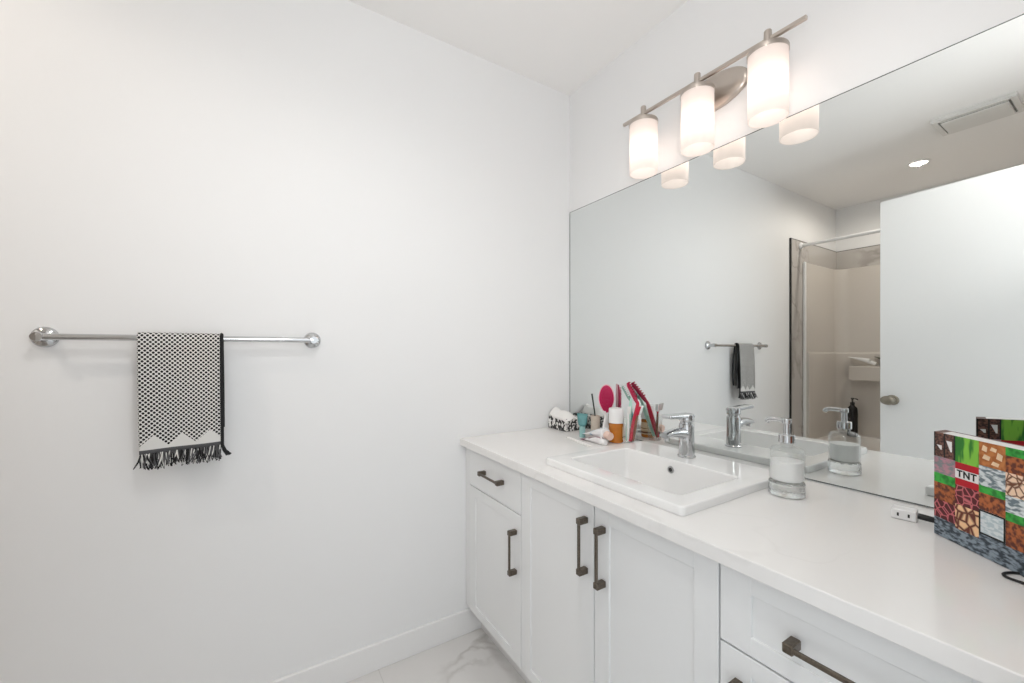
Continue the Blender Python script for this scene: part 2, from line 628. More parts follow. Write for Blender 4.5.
def handle(parent, cx, cz, L, vertical):
    bm = bmesh.new()
    h = L / 2
    a, t = 0.0040, 0.0065
    yb, yf = YF, YF - 0.030

    def seg(l0, l1, w, y0, y1, bev):
        if vertical:
            verts_box(bm, cx - w, cx + w, y0, y1, cz + l0, cz + l1, bev, 1)
        else:
            verts_box(bm, cx + l0, cx + l1, y0, y1, cz - w, cz + w, bev, 1)
    seg(-h, h, a, yf, yf + t, 0.0012)
    for s in (-1, 1):
        l0, l1 = sorted((s * h, s * (h - 0.016)))
        seg(l0, l1, 0.0082, yf - 0.0008, yb, 0.0018)
    return obj('handle', bm, M['bronze'], parent)


def carcass(x0, x1, parent, filler=None):
    bm = bmesh.new()
    yb, yf = -0.003, YF + 0.021
    verts_box(bm, x0, x0 + 0.016, yf, yb, ZB, ZU - 0.001)
    verts_box(bm, x1 - 0.016, x1, yf, yb, ZB, ZU - 0.001)
    verts_box(bm, x0 + 0.016, x1 - 0.016, yf, yb, ZB, ZB + 0.016)
    verts_box(bm, x0 + 0.016, x1 - 0.016, yb - 0.012, yb, ZB + 0.016, ZU - 0.001)
    verts_box(bm, x0 + 0.016, x1 - 0.016, yf, yf + 0.016, ZU - 0.075, ZU - 0.001)
    obj('cabinet_body', bm, M['cab'], parent)
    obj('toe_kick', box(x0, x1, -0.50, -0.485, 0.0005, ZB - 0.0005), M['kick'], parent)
    if filler:
        obj('filler_strip', box(filler[0], filler[1], YF + 0.002, YF + 0.021, ZB, ZU - 0.012, 0.001, 1), M['cab'], parent)


G = 0.0019
ZS = 0.632
XA, XB, XM, XC, XD = 0.040, 0.425, 0.770, 1.110, 1.495
ct = thing('vanity_cabinet', (0.2, -0.28, 0), 'white cabinet in the corner with one drawer above a single door', 'cabinet', 'vanity cabinets')
carcass(0.002, XB - 0.0005, ct, (0.002, XA - G))
d = obj('drawer', front(XA + G, XB - G, ZS + G, ZU - 0.010, shaker=False), M['cab'], ct)
handle(d, 0.243, 0.713, 0.150, False)
d = obj('door', front(XA + G, XB - G, ZB, ZS - G), M['cab'], ct)
handle(d, 0.394, 0.502, 0.150, True)

ct = thing('vanity_cabinet', (0.77, -0.28, 0), 'white double-door cabinet under the sink', 'cabinet', 'vanity cabinets')
carcass(XB + 0.0005, XC - 0.0005, ct)
d = obj('door', front(XB + G, XM - G, ZB, ZU - 0.010), M['cab'], ct)
handle(d, 0.741, 0.664, 0.150, True)
d = obj('door', front(XM + G, XC - G, ZB, ZU - 0.010), M['cab'], ct)
handle(d, 0.806, 0.660, 0.152, True)

ct = thing('vanity_cabinet', (1.31, -0.28, 0), 'white stack of drawers at the right end of the vanity', 'cabinet', 'vanity cabinets')
carcass(XC + 0.0005, W - 0.003, ct, (XD + G, W - 0.003))
for z0, z1 in ((ZS, ZU - 0.010 + G), (0.378, ZS), (ZB - G, 0.378)):
    d = obj('drawer', front(XC + G, XD - G, z0 + G, z1 - G, 0.058, 0.034), M['cab'], ct)
    if z0 > 0.6:
        handle(d, 1.313, 0.703, 0.160, False)
    else:
        handle(d, 1.303, z1 - 0.060, 0.325, False)

# counter with a cut-out for the sink
SX0, SX1, SY0, SY1 = 0.502, 1.003, -0.530, -0.062
HX0, HX1, HY0, HY1 = SX0 + 0.022, SX1 - 0.022, SY0 + 0.022, SY1 - 0.022
bm = bmesh.new()


def ring_slab(bm, outer, inner, z0, z1):
    (a0, a1, b0, b1), (c0, c1, e0, e1) = outer, inner
    def loop(x0, x1, y0, y1, z):
        return [bm.verts.new(p) for p in ((x0, y0, z), (x1, y0, z), (x1, y1, z), (x0, y1, z))]
    ot, it, ob, ib = loop(a0, a1, b0, b1, z1), loop(c0, c1, e0, e1, z1), loop(a0, a1, b0, b1, z0), loop(c0, c1, e0, e1, z0)
    for i in range(4):
        j = (i + 1) % 4
        bm.faces.new((ot[i], ot[j], it[j], it[i]))
        bm.faces.new((ob[j], ob[i], ib[i], ib[j]))
        bm.faces.new((ot[j], ot[i], ob[i], ob[j]))
        bm.faces.new((it[i], it[j], ib[j], ib[i]))


ring_slab(bm, (0.001, W - 0.001, -0.594, -0.001), (HX0, HX1, HY0, HY1), ZU, ZT)
es = [e for e in bm.edges if all(abs(v.co.y + 0.594) < 1e-6 for v in e.verts) and abs(e.verts[0].co.z - e.verts[1].co.z) < 1e-6]
bmesh.ops.bevel(bm, geom=es, offset=0.0025, segments=2, profile=0.5, affect='EDGES')
ctop = obj('countertop', bm, M['quartz'], base=(0.76, -0.3, ZU), smooth=True)
tag(ctop, 'long white quartz countertop over the cabinets', 'countertop')

# ------------------------------------------------------------------ sink
ZR = 0.839


def rrect(x0, x1, y0, y1, r, z, n=5):
    pts = []
    for cx, cy, a0 in ((x1 - r, y1 - r, 0), (x0 + r, y1 - r, 90), (x0 + r, y0 + r, 180), (x1 - r, y0 + r, 270)):
        for k in range(n + 1):
            a = math.radians(a0 + 90 * k / n)
            pts.append((cx + r * math.cos(a), cy + r * math.sin(a), z))
    return pts


def loft(bm, loops, cap0=False, cap1=False):
    R = [[bm.verts.new(p) for p in l] for l in loops]
    for a, b in zip(R, R[1:]):
        n = len(a)
        for k in range(n):
            bm.faces.new((a[k], a[(k + 1) % n], b[(k + 1) % n], b[k]))
    if cap0:
        bm.faces.new(list(reversed(R[0])))
    if cap1:
        bm.faces.new(R[-1])


sk = thing('bathroom_sink', (0.752, -0.31, ZT), 'white rectangular drop-in sink set in the countertop', 'sink')
bm = bmesh.new()
BX0, BX1, BY0, BY1 = 0.556, 0.950, -0.466, -0.212      # bowl opening
o_ = lambda i, z, r: rrect(SX0 + i, SX1 - i, SY0 + i, SY1 - i, r, z)
b_ = lambda i, z, r: rrect(BX0 + i, BX1 - i, BY0 + i, BY1 - i, r, z)
e_ = lambda i, z, r: rrect(BX0 - i, BX1 + i, BY0 - i, BY1 + i, r, z)
loft(bm, [e_(0.012, 0.700, 0.04), e_(0.012, 0.812, 0.02), o_(0.030, ZT + 0.0005, 0.012), o_(0.001, ZT + 0.0005, 0.012), o_(0.0, ZT + 0.003, 0.012),
          o_(0.0, ZR - 0.005, 0.012), o_(0.0015, ZR - 0.0015, 0.012), o_(0.005, ZR, 0.012),
          b_(-0.006, ZR, 0.016), b_(-0.002, ZR - 0.0015, 0.014), b_(0.0, ZR - 0.005, 0.012), b_(0.003, 0.780, 0.014), b_(0.008, 0.735, 0.022), b_(0.022, 0.716, 0.03), b_(0.06, 0.711, 0.03), b_(0.11, 0.709, 0.012)],
     cap0=True, cap1=True)
obj('basin', bm, M['ceramic'], sk, angle=50)
bm = bmesh.new()
oc = (0.739, BY1 - 0.0015, 0.808)
lathe(bm, [(0.0105, 0.0), (0.0115, 0.002), (0.0105, 0.0035), (0.0065, 0.0035), (0.006, 0.001)], oc, 28, axis='Y-')
ov = obj('overflow_ring', bm, M['chrome'], sk)
bm = bmesh.new()
lathe(bm, [(0.0058, 0.0), (0.0058, 0.0022)], oc, 20, axis='Y-')
obj('overflow_hole', bm, M['dark'], ov)
bm = bmesh.new()
lathe(bm, [(0.021, 0.7092), (0.022, 0.7115), (0.018, 0.713), (0.012, 0.7125), (0.011, 0.715), (0.0, 0.716)], (0.752, -0.33, 0), 32, caps=False)
obj('drain', bm, M['chrome'], sk)

# ------------------------------------------------------------------ faucet
fx, fy = 0.741, -0.138
fc = thing('faucet', (fx, fy, ZR), 'chrome single-lever faucet on the back rim of the sink', 'faucet')
bm = bmesh.new()
lathe(bm, [(0.0275, ZR + 0.0003), (0.0275, ZR + 0.004), (0.0245, ZR + 0.0065), (0.0235, 0.89), (0.023, 0.938), (0.0225, 0.944), (0.021, 0.946)], (fx, fy, 0), 40)
obj('faucet_body', bm, M['chrome'], fc, angle=30)
bm = bmesh.new()
P = smooth_path([(fx, fy + 0.004, 0.908), (fx, fy - 0.022, 0.9175), (fx, fy - 0.055, 0.9215), (fx, fy - 0.092, 0.921), (fx, fy - 0.112, 0.918)], 5)
n = len(P)
tube(bm, P, [(0.0185 - 0.002 * i / n, 0.022 - 0.0135 * min(1, i / n * 1.15)) for i in range(n)], 20)
sp = obj('spout', bm, M['chrome'], fc, angle=40)
bm = bmesh.new()
lathe(bm, [(0.0085, 0.901), (0.0095, 0.903), (0.0095, 0.917)], (fx, fy - 0.100, 0), 24)
obj('aerator', bm, M['chrome'], sp)
bm = bmesh.new()
lathe(bm, [(0.0185, 0.9455), (0.0185, 0.952), (0.0220, 0.954), (0.0230, 0.958), (0.0230, 0.972), (0.0215, 0.977), (0.014, 0.979), (0.0, 0.9795)], (fx, fy, 0), 36, caps=False)
tf = Matrix.Translation((fx, fy - 0.004, 0.9715)) @ Matrix.Rotation(math.radians(-2), 4, 'X')
verts_box(bm, -0.0185, 0.0185, -0.100, 0.024, -0.0055, 0.0068, 0.0040, 3, tf=tf)
obj('lever', bm, M['chrome'], fc, angle=40)

# ------------------------------------------------------------------ soap dispenser
sx, sy = 1.053, -0.178
so = thing('soap_dispenser', (sx, sy, ZT), 'clear glass pump dispenser of white soap standing right of the sink', 'soap dispenser')
Z = ZT + 0.0005
bm = bmesh.new()
lathe(bm, [(0.036, Z), (0.0395, Z + 0.002), (0.040, Z + 0.016), (0.0395, Z + 0.031), (0.0375, Z + 0.0335), (0.0, Z + 0.0335)], (sx, sy, 0), 48, caps=False)
bm.faces.ensure_lookup_table()
lathe(bm, [(0.0001, Z), (0.036, Z)], (sx, sy, 0), 48, caps=False)
bmesh.ops.remove_doubles(bm, verts=bm.verts[:], dist=0.00005)
obj('glass_foot', bm, M['cutglass'], so)
bm = bmesh.new()
outer = [(0.0, Z + 0.0345), (0.036, Z + 0.0345), (0.0385, Z + 0.037), (0.0388, Z + 0.104), (0.0375, Z + 0.112), (0.033, Z + 0.118), (0.023, Z + 0.1215), (0.0155, Z + 0.123), (0.0155, Z + 0.130)]
inner = [(0.0130, Z + 0.130), (0.0130, Z + 0.121), (0.022, Z + 0.1190), (0.0315, Z + 0.1155), (0.0350, Z + 0.111), (0.0362, Z + 0.104), (0.0362, Z + 0.040), (0.034, Z + 0.0375), (0.0, Z + 0.0375)]
lathe(bm, outer + inner, (sx, sy, 0), 48, caps=False)
bmesh.ops.remove_doubles(bm, verts=bm.verts[:], dist=0.00005)
obj('bottle', bm, M['glass'], so)
bm = bmesh.new()
lathe(bm, [(0.0, Z + 0.0378), (0.0335, Z + 0.0378), (0.0358, Z + 0.0405), (0.0358, Z + 0.086), (0.0, Z + 0.0865)], (sx, sy, 0), 40, caps=False)
bmesh.ops.remove_doubles(bm, verts=bm.verts[:], dist=0.00005)
obj('soap', bm, M['soap'], so)
bm = bmesh.new()
lathe(bm, [(0.0165, Z + 0.1305), (0.0180, Z + 0.132), (0.0180, Z + 0.150), (0.0165, Z + 0.152), (0.0085, Z + 0.1525), (0.0075, Z + 0.154), (0.0070, Z + 0.178)], (sx, sy, 0), 36)
col = obj('collar', bm, M['chrome'], so)
bm = bmesh.new()
lathe(bm, [(0.0095, Z + 0.1785), (0.0105, Z + 0.180), (0.0105, Z + 0.189), (0.0090, Z + 0.1915), (0.0, Z + 0.192)], (sx, sy, 0), 28, caps=False)
tube(bm, smooth_path([(sx, sy, Z + 0.185), (sx - 0.03, sy + 0.002, Z + 0.186), (sx - 0.044, sy + 0.003, Z + 0.183), (sx - 0.049, sy + 0.0035, Z + 0.176)], 5), (0.0062), 14)
obj('pump_head', bm, M['chrome'], so)

# ------------------------------------------------------------------ vanity light
vl = thing('vanity_light', (0.75, 0, 2.05), 'brushed nickel wall light with three glowing white glass shades above the mirror', 'wall light')
bm = bmesh.new()
lathe(bm, [(0.06, 0.001), (0.06, 0.010), (0.058, 0.014), (0.053, 0.018), (0.040, 0.022), (0.0, 0.025)], (0.75, 0, 2.05), 56, sx=2.0, axis='Y-', caps=False)
bp = obj('backplate', bm, M['nickel'], vl, angle=60)
ZBAR = 2.063
DROOP = -0.013          # the crossbar hangs a touch lower at its right end
sag = lambda x: DROOP * (x - 0.50)
tfl = Matrix.Translation((0.75, 0, ZBAR + sag(0.75))) @ Matrix.Rotation(-math.atan(DROOP), 4, 'Y')
bm = bmesh.new()
tube(bm, [(0.75, -0.018, 2.052), (0.75, VY, ZBAR + sag(0.75))], 0.008, 18)
obj('arm', bm, M['nickel'], vl)
bm = bmesh.new()
verts_box(bm, -0.316, 0.314, VY - 0.0055, VY + 0.0055, -0.0055, 0.0055, 0.002, 2, tf=tfl)
obj('crossbar', bm, M['nickel'], vl)
for i, vx in enumerate(VX):
    dz = sag(vx)
    bm = bmesh.new()
    lathe(bm, [(0.047, 1.842), (0.0490, 1.8405), (0.0500, 1.8425), (0.0500, 2.022), (0.0475, 2.027), (0.012, 2.029)], (vx, VY, dz), 48, caps=False)
    sh = obj('lamp_shade', bm, M['shade'], vl, angle=60)
    bm = bmesh.new()
    lathe(bm, [(0.0515, 2.018), (0.0520, 2.030), (0.0505, 2.033), (0.0120, 2.036), (0.0105, 2.039), (0.0100, 2.087), (0.0085, 2.0895), (0.0, 2.090)], (vx, VY, dz), 48, caps=False)
    obj('shade_cap', bm, M['nickel'], sh)
    bm = bmesh.new()
    lathe(bm, [(0.0, 1.885), (0.012, 1.888), (0.0225, 1.898), (0.0265, 1.913), (0.0245, 1.928), (0.016, 1.946), (0.0125, 1.955), (0.0125, 1.962), (0.0, 1.9625)], (vx, VY, dz), 28, caps=False)
    obj('light_bulb', bm, M['bulb'], sh)
    bm = bmesh.new()
    lathe(bm, [(0.015, 1.964), (0.017, 1.966), (0.017, 2.026), (0.015, 2.028)], (vx, VY, dz), 24)
    obj('bulb_socket', bm, M['white'], sh)

# ------------------------------------------------------------------ towel bar
tb = thing('towel_bar', (0, -1.467, 1.2165), 'chrome towel bar mounted on the left wall', 'towel bar')
bx, bz = 0.047, 1.2165
bm = bmesh.new()
tube(bm, [(bx, -1.783, bz), (bx, -1.151, bz)], 0.0085, 22)
obj('bar', bm, M['chrome'], tb)
for yy in (-1.783, -1.151):
    bm = bmesh.new()
    lathe(bm, [(0.027, 0.0005), (0.027, 0.004), (0.0255, 0.008), (0.022, 0.011), (0.0125, 0.015), (0.0105, 0.022), (0.0105, 0.036), (0.0122, 0.039), (0.0122, 0.054), (0.011, 0.057), (0.0, 0.0575)], (0, yy, bz), 36, axis='X', caps=False)
    obj('mounting_post', bm, M['chrome'], tb)

# ------------------------------------------------------------------ towel
TY0, TY1 = -1.592, -1.404
tw = thing('hand_towel', (0.053, -1.498, 0.90), 'black and white dotted hand towel with fringe hanging from the towel bar', 'towel')


def towel_profile():
    """(x, z) down the front from the bar top, and down the back."""
    R = 0.0135
    zb = 0.897
    frontp = []
    n = 34
    for k in range(n + 1):
        z = zb + (bz - zb) * k / n
        frontp.append((bx + R + 0.004 * math.sin((1 - k / n) * 3.0) + 0.010 * (1 - k / n), z))
    arc = [(bx + R * math.cos(a), bz + R * math.sin(a)) for a in [math.pi * k / 10 for k in range(1, 10)]]
    back = []
    for k in range(n - 2):
        z = bz - (bz - 0.945) * k / (n - 3)
        back.append((max(0.006, bx - R - 0.012 * math.sin(k / n * 2.6)), z))
    return frontp + arc + back


prof = towel_profile()
bm = bmesh.new()
uvl = bm.loops.layers.uv.new('weave')
NU = 40
dist = [0.0]
for a, b in zip(prof, prof[1:]):
    dist.append(dist[-1] + math.hypot(b[0] - a[0], b[1] - a[1]))
grid = []
uvs = {}


def towel_pt(i, k):
    u = i / NU
    x, z = prof[k]
    low = max(0.0, (bz - z) / (bz - 0.897))
    taper = 0.010 * low
    y = TY0 + taper * 0.7 + (TY1 - TY0 + 0.003 * low - taper * 0.7) * u
    sgn = 1 if k < 45 else -1
    x2 = x + sgn * 0.0028 * low * math.sin(u * 9.0 + 1.0) + (0.004 * low * (u - 0.5))
    z2 = z + 0.006 * low * (u - 0.5)
    return Vector((x2, y, z2))


for i in range(NU + 1):
    row = []
    for k in range(len(prof)):
        v = bm.verts.new(towel_pt(i, k))
        uvs[v] = (i / NU * 0.188, dist[k])
        row.append(v)
    grid.append(row)
for i in range(NU):
    for k in range(len(prof) - 1):
        f = bm.faces.new((grid[i][k], grid[i + 1][k], grid[i + 1][k + 1], grid[i][k + 1]))
        for l in f.loops:
            l[uvl].uv = uvs[l.vert]
cl = obj('towel_cloth', bm, M['towel'], tw, angle=80, wn=False)
sm = cl.modifiers.new('thick', 'SOLIDIFY')
sm.thickness = 0.005
sm.offset = 0
# inner folded layer, dark, between front and back
bm = bmesh.new()
NK = 20
g2 = []
for i in range(13):
    row = []
    for k in range(NK + 1):
        z = 1.196 - (1.196 - 0.93) * k / NK
        x = bx - 0.001 + 0.004 * math.sin(k * 0.45) + 0.004 * math.sin(i * 1.1)
        row.append(bm.verts.new((x, TY0 + 0.012 + (TY1 - TY0 - 0.018) * i / 12, z)))
    g2.append(row)
for i in range(12):
    for k in range(NK):
        bm.faces.new((g2[i][k], g2[i + 1][k], g2[i + 1][k + 1], g2[i][k + 1]))
fo = obj('folded_layer', bm, M['charcoal'], tw, angle=80, wn=False)
sm = fo.modifiers.new('thick', 'SOLIDIFY')
sm.thickness = 0.006
sm.offset = 0
bm = bmesh.new()
tube(bm, [towel_pt(NU, k) + Vector((0.0012, 0.0012, 0)) for k in range(len(prof))], 0.0046, 8)
bd = obj('black_binding', bm, M['blackyarn'], tw)
bd['label'] = 'black bound edge'
# fringe: strands hanging under the hem
bm = bmesh.new()
rnd = random.Random(3)
NS = 230
for s in range(NS):
    u = (s + rnd.random() * 0.8) / NS
    p0 = towel_pt(min(NU, max(0, round(u * NU))), 0)
    p0 = Vector((p0.x + rnd.uniform(-0.003, 0.003), TY0 + 0.008 + (TY1 - TY0 - 0.006) * u, p0.z + 0.003))
    L = rnd.uniform(0.030, 0.046)
    dy = rnd.uniform(-0.014, 0.014)
    dx = rnd.uniform(-0.008, 0.016)
    mid = p0 + Vector((dx * 0.3 + 0.003, dy * 0.3, -L * 0.5))
    end = p0 + Vector((dx, dy, -L))
    k0 = len(bm.faces)
    tube(bm, [p0, mid, end], [0.0016, 0.0020, 0.0011], 5)
    mi = rnd.choice((0, 0, 0, 1, 1, 2))
    bm.faces.ensure_lookup_table()
    for f in bm.faces[k0:]:
        f.material_index = mi
fr = obj('fringe', bm, [M['blackyarn'], M['charcoal'], M['ivory']], tw)
fr['label'] = 'grey and black fringe'
bm = bmesh.new()
pc = towel_pt(NU, 0)
for s in range(9):
    tube(bm, [pc + Vector((0, 0.001, 0.004)), pc + Vector((0.004 + rnd.uniform(-.003, .003), 0.006 + rnd.uniform(-.002, .002), -0.012)), pc + Vector((0.006 + rnd.uniform(-.005, .005), 0.017 + rnd.uniform(-.005, .005), -0.028))], 0.0034, 6)
obj('tassel', bm, M['blackyarn'], tw)

# ------------------------------------------------------------------ toiletries in the corner
tx = thing('tissue_box', (0.070, -0.075, ZT), 'small tissue box with black and white swirl print in the counter corner', 'tissue box', None)
bm = bmesh.new()
verts_box(bm, 0.005, 0.136, -0.137, -0.017, ZT + 0.0005, ZT + 0.057, 0.002, 2)
obj('carton', bm, M['zebra'], tx)
bm = bmesh.new()
rows = []
prof2 = [(-0.060, 0.0575), (-0.074, 0.064), (-0.088, 0.078), (-0.102, 0.082), (-0.120, 0.071), (-0.1385, 0.060), (-0.1425, 0.048)]
for i in range(19):
    u = i / 18
    x = 0.012 + 0.138 * u
    row = []
    for k, (y, z) in enumerate(prof2):
        h = 0.016 * math.exp(-((u - 0.06) / 0.10) ** 2) + 0.006 * math.exp(-((u - 0.5) / 0.22) ** 2) - 0.020 * max(0, u - 0.7) / 0.3
        h *= min(1.0, k / 2) * (1.0 if k < 5 else 0.5)
        if k == 6:
            z += 0.010 - 0.012 * u + 0.004 * math.sin(u * 9)
        z = max(z + h, 0.0592) if k < 5 and u < 0.88 else z + h
        row.append(bm.verts.new((x + 0.003 * math.sin(k * 1.3 + i), y - 0.002 * math.sin(i * 1.2) * (k < 5), ZT + z)))
    rows.append(row)
for i in range(18):
    for k in range(len(prof2) - 1):
        bm.faces.new((rows[i][k], rows[i + 1][k], rows[i + 1][k + 1], rows[i][k + 1]))
ti = obj('tissue', bm, M['tissue'], tx, angle=80, wn=False)
sm = ti.modifiers.new('thick', 'SOLIDIFY')
sm.thickness = 0.0015

# dark slim stick standing in a small beige cup
kp = thing('small_cup', (0.226, -0.045, ZT), 'small beige cup between the tissue box and the pink hairbrush', 'cup')
bm = bmesh.new()
lathe(bm, [(0.0, ZT + 0.0005), (0.017, ZT + 0.0005), (0.019, ZT + 0.003), (0.021, ZT + 0.078), (0.0195, ZT + 0.0785), (0.0175, ZT + 0.006), (0.0, ZT + 0.005)], (0.226, -0.045, 0), 28, caps=False)
M['beige'] = mat('beige_plastic', (0.62, 0.54, 0.46), 0.4, bump=0.02)
bmesh.ops.remove_doubles(bm, verts=bm.verts[:], dist=0.00005)
obj('cup_wall', bm, M['beige'], kp)
bm = bmesh.new()
tube(bm, [(0.232, -0.044, ZT + 0.0065), (0.222, -0.045, ZT + 0.09), (0.206, -0.047, ZT + 0.173)], [0.0022, 0.0030, 0.0038], 10)
st = obj('makeup_pencil', bm, M['olivedark'], base=(0.232, -0.044, ZT + 0.0065))
tag(st, 'thin dark pencil leaning in the small beige cup', 'pencil')

# pink hairbrush standing head up
hb = thing('hairbrush', (0.276, -0.032, ZT), 'pink oval hairbrush with white handle standing against the mirror', 'hairbrush')
hc = Vector((0.2825, -0.034, ZT + 0.156))
bm = bmesh.new()
bd_prof = []
NSEG = 40
# paddle: oval slab facing the room (-y), turned a little towards the camera
rotz = Matrix.Rotation(math.radians(43), 4, 'Z')


def oval_slab(bm, a, b, y0, y1, cz, point=0.0, bulge=0.0):
    loops = []
    for y, s in ((y0, 0.0), (y0, 0.55), (y0, 0.86), (y0 + (y1 - y0) * 0.25, 1.0), (y1 - (y1 - y0) * 0.25, 1.0), (y1, 0.9), (y1, 0.0)):
        l = []
        for k in range(NSEG):
            t = 2 * math.pi * k / NSEG
            px, pz = a * max(s, 0.001) * math.cos(t), b * max(s, 0.001) * math.sin(t)
            if pz < 0:
                px *= 1 - point * (-pz / b) ** 1.5
            dome = bulge * (1 - s * s) if y == y0 else 0
            l.append(hc + rotz @ Vector((px, y - dome, pz + cz)))
        loops.append(l)
    loft(bm, loops, True, True)


oval_slab(bm, 0.034, 0.063, -0.004, 0.005, 0.0, 0.35)
obj('paddle', bm, M['pinkframe'], hb, angle=50)
bm = bmesh.new()
oval_slab(bm, 0.0305, 0.0585, -0.009, -0.0042, 0.001, 0.35, 0.003)
rb = random.Random(5)
for a in range(-5, 6):
    for b in range(-9, 10):
        u, v = a / 5.5, b / 9.5
        if u * u + v * v < 0.8:
            q = hc + rotz @ Vector((u * 0.028, -0.0095, v * 0.054))
            q2 = hc + rotz @ Vector((u * 0.029, -0.018, v * 0.055))
            tube(bm, [q, q2], [0.0010, 0.0007], 5)
obj('bristle_pad', bm, M['pink'], hb, angle=50)
bm = bmesh.new()
hx = hc + rotz @ Vector((0, 0.003, 0))
tube(bm, smooth_path([(hx.x, hx.y, ZT + 0.105), (hx.x - 0.002, hx.y, ZT + 0.085), (hx.x - 0.006, hx.y, ZT + 0.04), (hx.x - 0.008, hx.y, ZT + 0.0008)], 5), [(0.0175 - 0.009 * math.sin(math.pi * min(1, i / 11)) if i < 11 else 0.0165, 0.009) for i in range(16)], 16)
obj('brush_handle', bm, M['white'], hb)

# amber pill bottle with white cap
ax, ay = 0.398, -0.097
ab = thing('pill_bottle', (ax, ay, ZT), 'amber bottle with tall white cap standing left of the toothbrush glass', 'bottle')
bm = bmesh.new()
lathe(bm, [(0.0, ZT + 0.0005), (0.0255, ZT + 0.0005), (0.0275, ZT + 0.003), (0.028, ZT + 0.070), (0.0255, ZT + 0.076), (0.0, ZT + 0.077)], (ax, ay, 0), 36, caps=False)
bmesh.ops.remove_doubles(bm, verts=bm.verts[:], dist=0.00005)
obj('bottle_body', bm, M['amber'], ab)
bm = bmesh.new()
lathe(bm, [(0.0290, ZT + 0.0775), (0.0295, ZT + 0.079), (0.0290, ZT + 0.130), (0.0270, ZT + 0.135), (0.0, ZT + 0.136)], (ax, ay, 0), 36, caps=False)
obj('cap', bm, M['white'], ab)
bm = bmesh.new()
M['label'] = pattern_mat('printed_label', (0.16, 0.06, 0.02), (0.74, 0.55, 0.36), 42, 'noise', 0.38, 0.44, 0.5, (0.15, 0.15, 1.6))
n0 = 20
ringa = []
for z in (ZT + 0.014, ZT + 0.064):
    ringa.append([bm.verts.new((ax + 0.0284 * math.cos(t), ay + 0.0284 * math.sin(t), z)) for t in [math.radians(10 + 160 * k / n0) for k in range(n0 + 1)]])
for k in range(n0):
    bm.faces.new((ringa[0][k], ringa[0][k + 1], ringa[1][k + 1], ringa[1][k]))
obj('label_wrap', bm, M['label'], ab)

# glass with toothbrushes
gx, gy = 0.452, -0.072
tg = thing('toothbrush_glass', (gx, gy, ZT), 'clear glass tumbler holding toothbrushes beside the sink corner', 'tumbler')
bm = bmesh.new()
lathe(bm, [(0.0, ZT + 0.0005), (0.024, ZT + 0.0005), (0.0255, ZT + 0.003), (0.031, ZT + 0.098), (0.0300, ZT + 0.0988), (0.0290, ZT + 0.098), (0.0238, ZT + 0.008), (0.0, ZT + 0.0075)], (gx, gy, 0), 36, caps=False)
bmesh.ops.remove_doubles(bm, verts=bm.verts[:], dist=0.00005)
obj('tumbler', bm, M['glass'], tg)


def toothbrush(foot, knee, tip, mats, label, r=0.0055, bristle_dir=(1, 0, 0)):
    foot, knee, tip = Vector(foot), Vector(knee), Vector(tip)
    t = thing('toothbrush', foot, label, 'toothbrush', 'toothbrushes in the glass')
    bm = bmesh.new()
    P = smooth_path([foot, foot.lerp(knee, 0.5), knee, knee.lerp(tip, 0.15)], 5)
    n = len(P)
    tube(bm, P, [r * (0.75 + 0.35 * math.sin(i / n * 5)) for i in range(n)], 10)
    obj('handle', bm, mats[0], t)
    bm = bmesh.new()
    d = (tip - knee).normalized()
    tube(bm, [knee + d * 0.001, knee.lerp(tip, 0.2), knee.lerp(tip, 0.9), tip], [r * 0.6, r * 0.95, r * 0.95, r * 0.5], 10)
    obj('head', bm, mats[1], t)
    bm = bmesh.new()
    bd_ = Vector(bristle_dir).normalized()
    q = [knee.lerp(tip, 0.3 + 0.65 * k / 6) for k in range(7)]
    for c in q:
        for s in (-1, 1):
            side = d.cross(bd_).normalized() * 0.0026 * s
            tube(bm, [c + side + bd_ * 0.003, c + side + bd_ * 0.013], 0.0024, 6)
    obj('bristles', bm, mats[2], t)
    return t


zf = ZT + 0.0115
toothbrush((0.458, -0.083, zf), (0.450, -0.031, ZT + 0.1525), (0.383, -0.015, ZT + 0.230), (M['red'], M['crimson'], M['crimson']), 'red toothbrush leaning in the glass, taller and right of the green one', 0.0085, (0.7, -0.1, 0.7))
toothbrush((0.440, -0.083, zf), (0.4165, -0.033, ZT + 0.161), (0.358, -0.018, ZT + 0.217), (M['mint'], M['green'], M['white']), 'green and mint toothbrush leaning in the glass, left of the red one', 0.0072, (0.7, -0.1, 0.7))
toothbrush((0.450, -0.086, zf), (0.456, -0.092, ZT + 0.110), (0.462, -0.096, ZT + 0.148), (M['white'], M['white'], M['tissue']), 'short white toothbrush in the glass', 0.0050, (0.8, -0.5, 0.2))
toothbrush((0.462, -0.072, zf), (0.474, -0.062, ZT + 0.110), (0.482, -0.054, ZT + 0.148), (M['brown'], M['red'], M['white']), 'brown-handled toothbrush at the back of the glass', 0.0048, (0.3, 0.9, 0.2))

# teal tube standing on its cap
qx, qy = 0.258, -0.150
te = thing('cosmetic_tube', (qx, qy, ZT), 'small teal tube standing upright on its narrow cap beside the tissue box', 'tube')
bm = bmesh.new()
lathe(bm, [(0.0115, ZT + 0.0005), (0.0125, ZT + 0.002), (0.0125, ZT + 0.045), (0.0105, ZT + 0.0465)], (qx, qy, 0), 28)
obj('cap', bm, M['paleteal'], te)
bm = bmesh.new()
rot = Matrix.Rotation(math.radians(35), 4, 'Z')
loops = []
for h, a, b in ((0.047, 0.011, 0.011), (0.052, 0.0165, 0.0150), (0.065, 0.0195, 0.0140), (0.083, 0.0215, 0.0070), (0.092, 0.0225, 0.0018), (0.100, 0.0225, 0.0015)):
    loops.append([Vector((qx, qy, ZT + h)) + rot @ Vector((a * math.cos(2 * math.pi * k / 24), b * math.sin(2 * math.pi * k / 24), 0)) for k in range(24)])
loft(bm, loops, True, True)
obj('tube_body', bm, M['teal'], te)


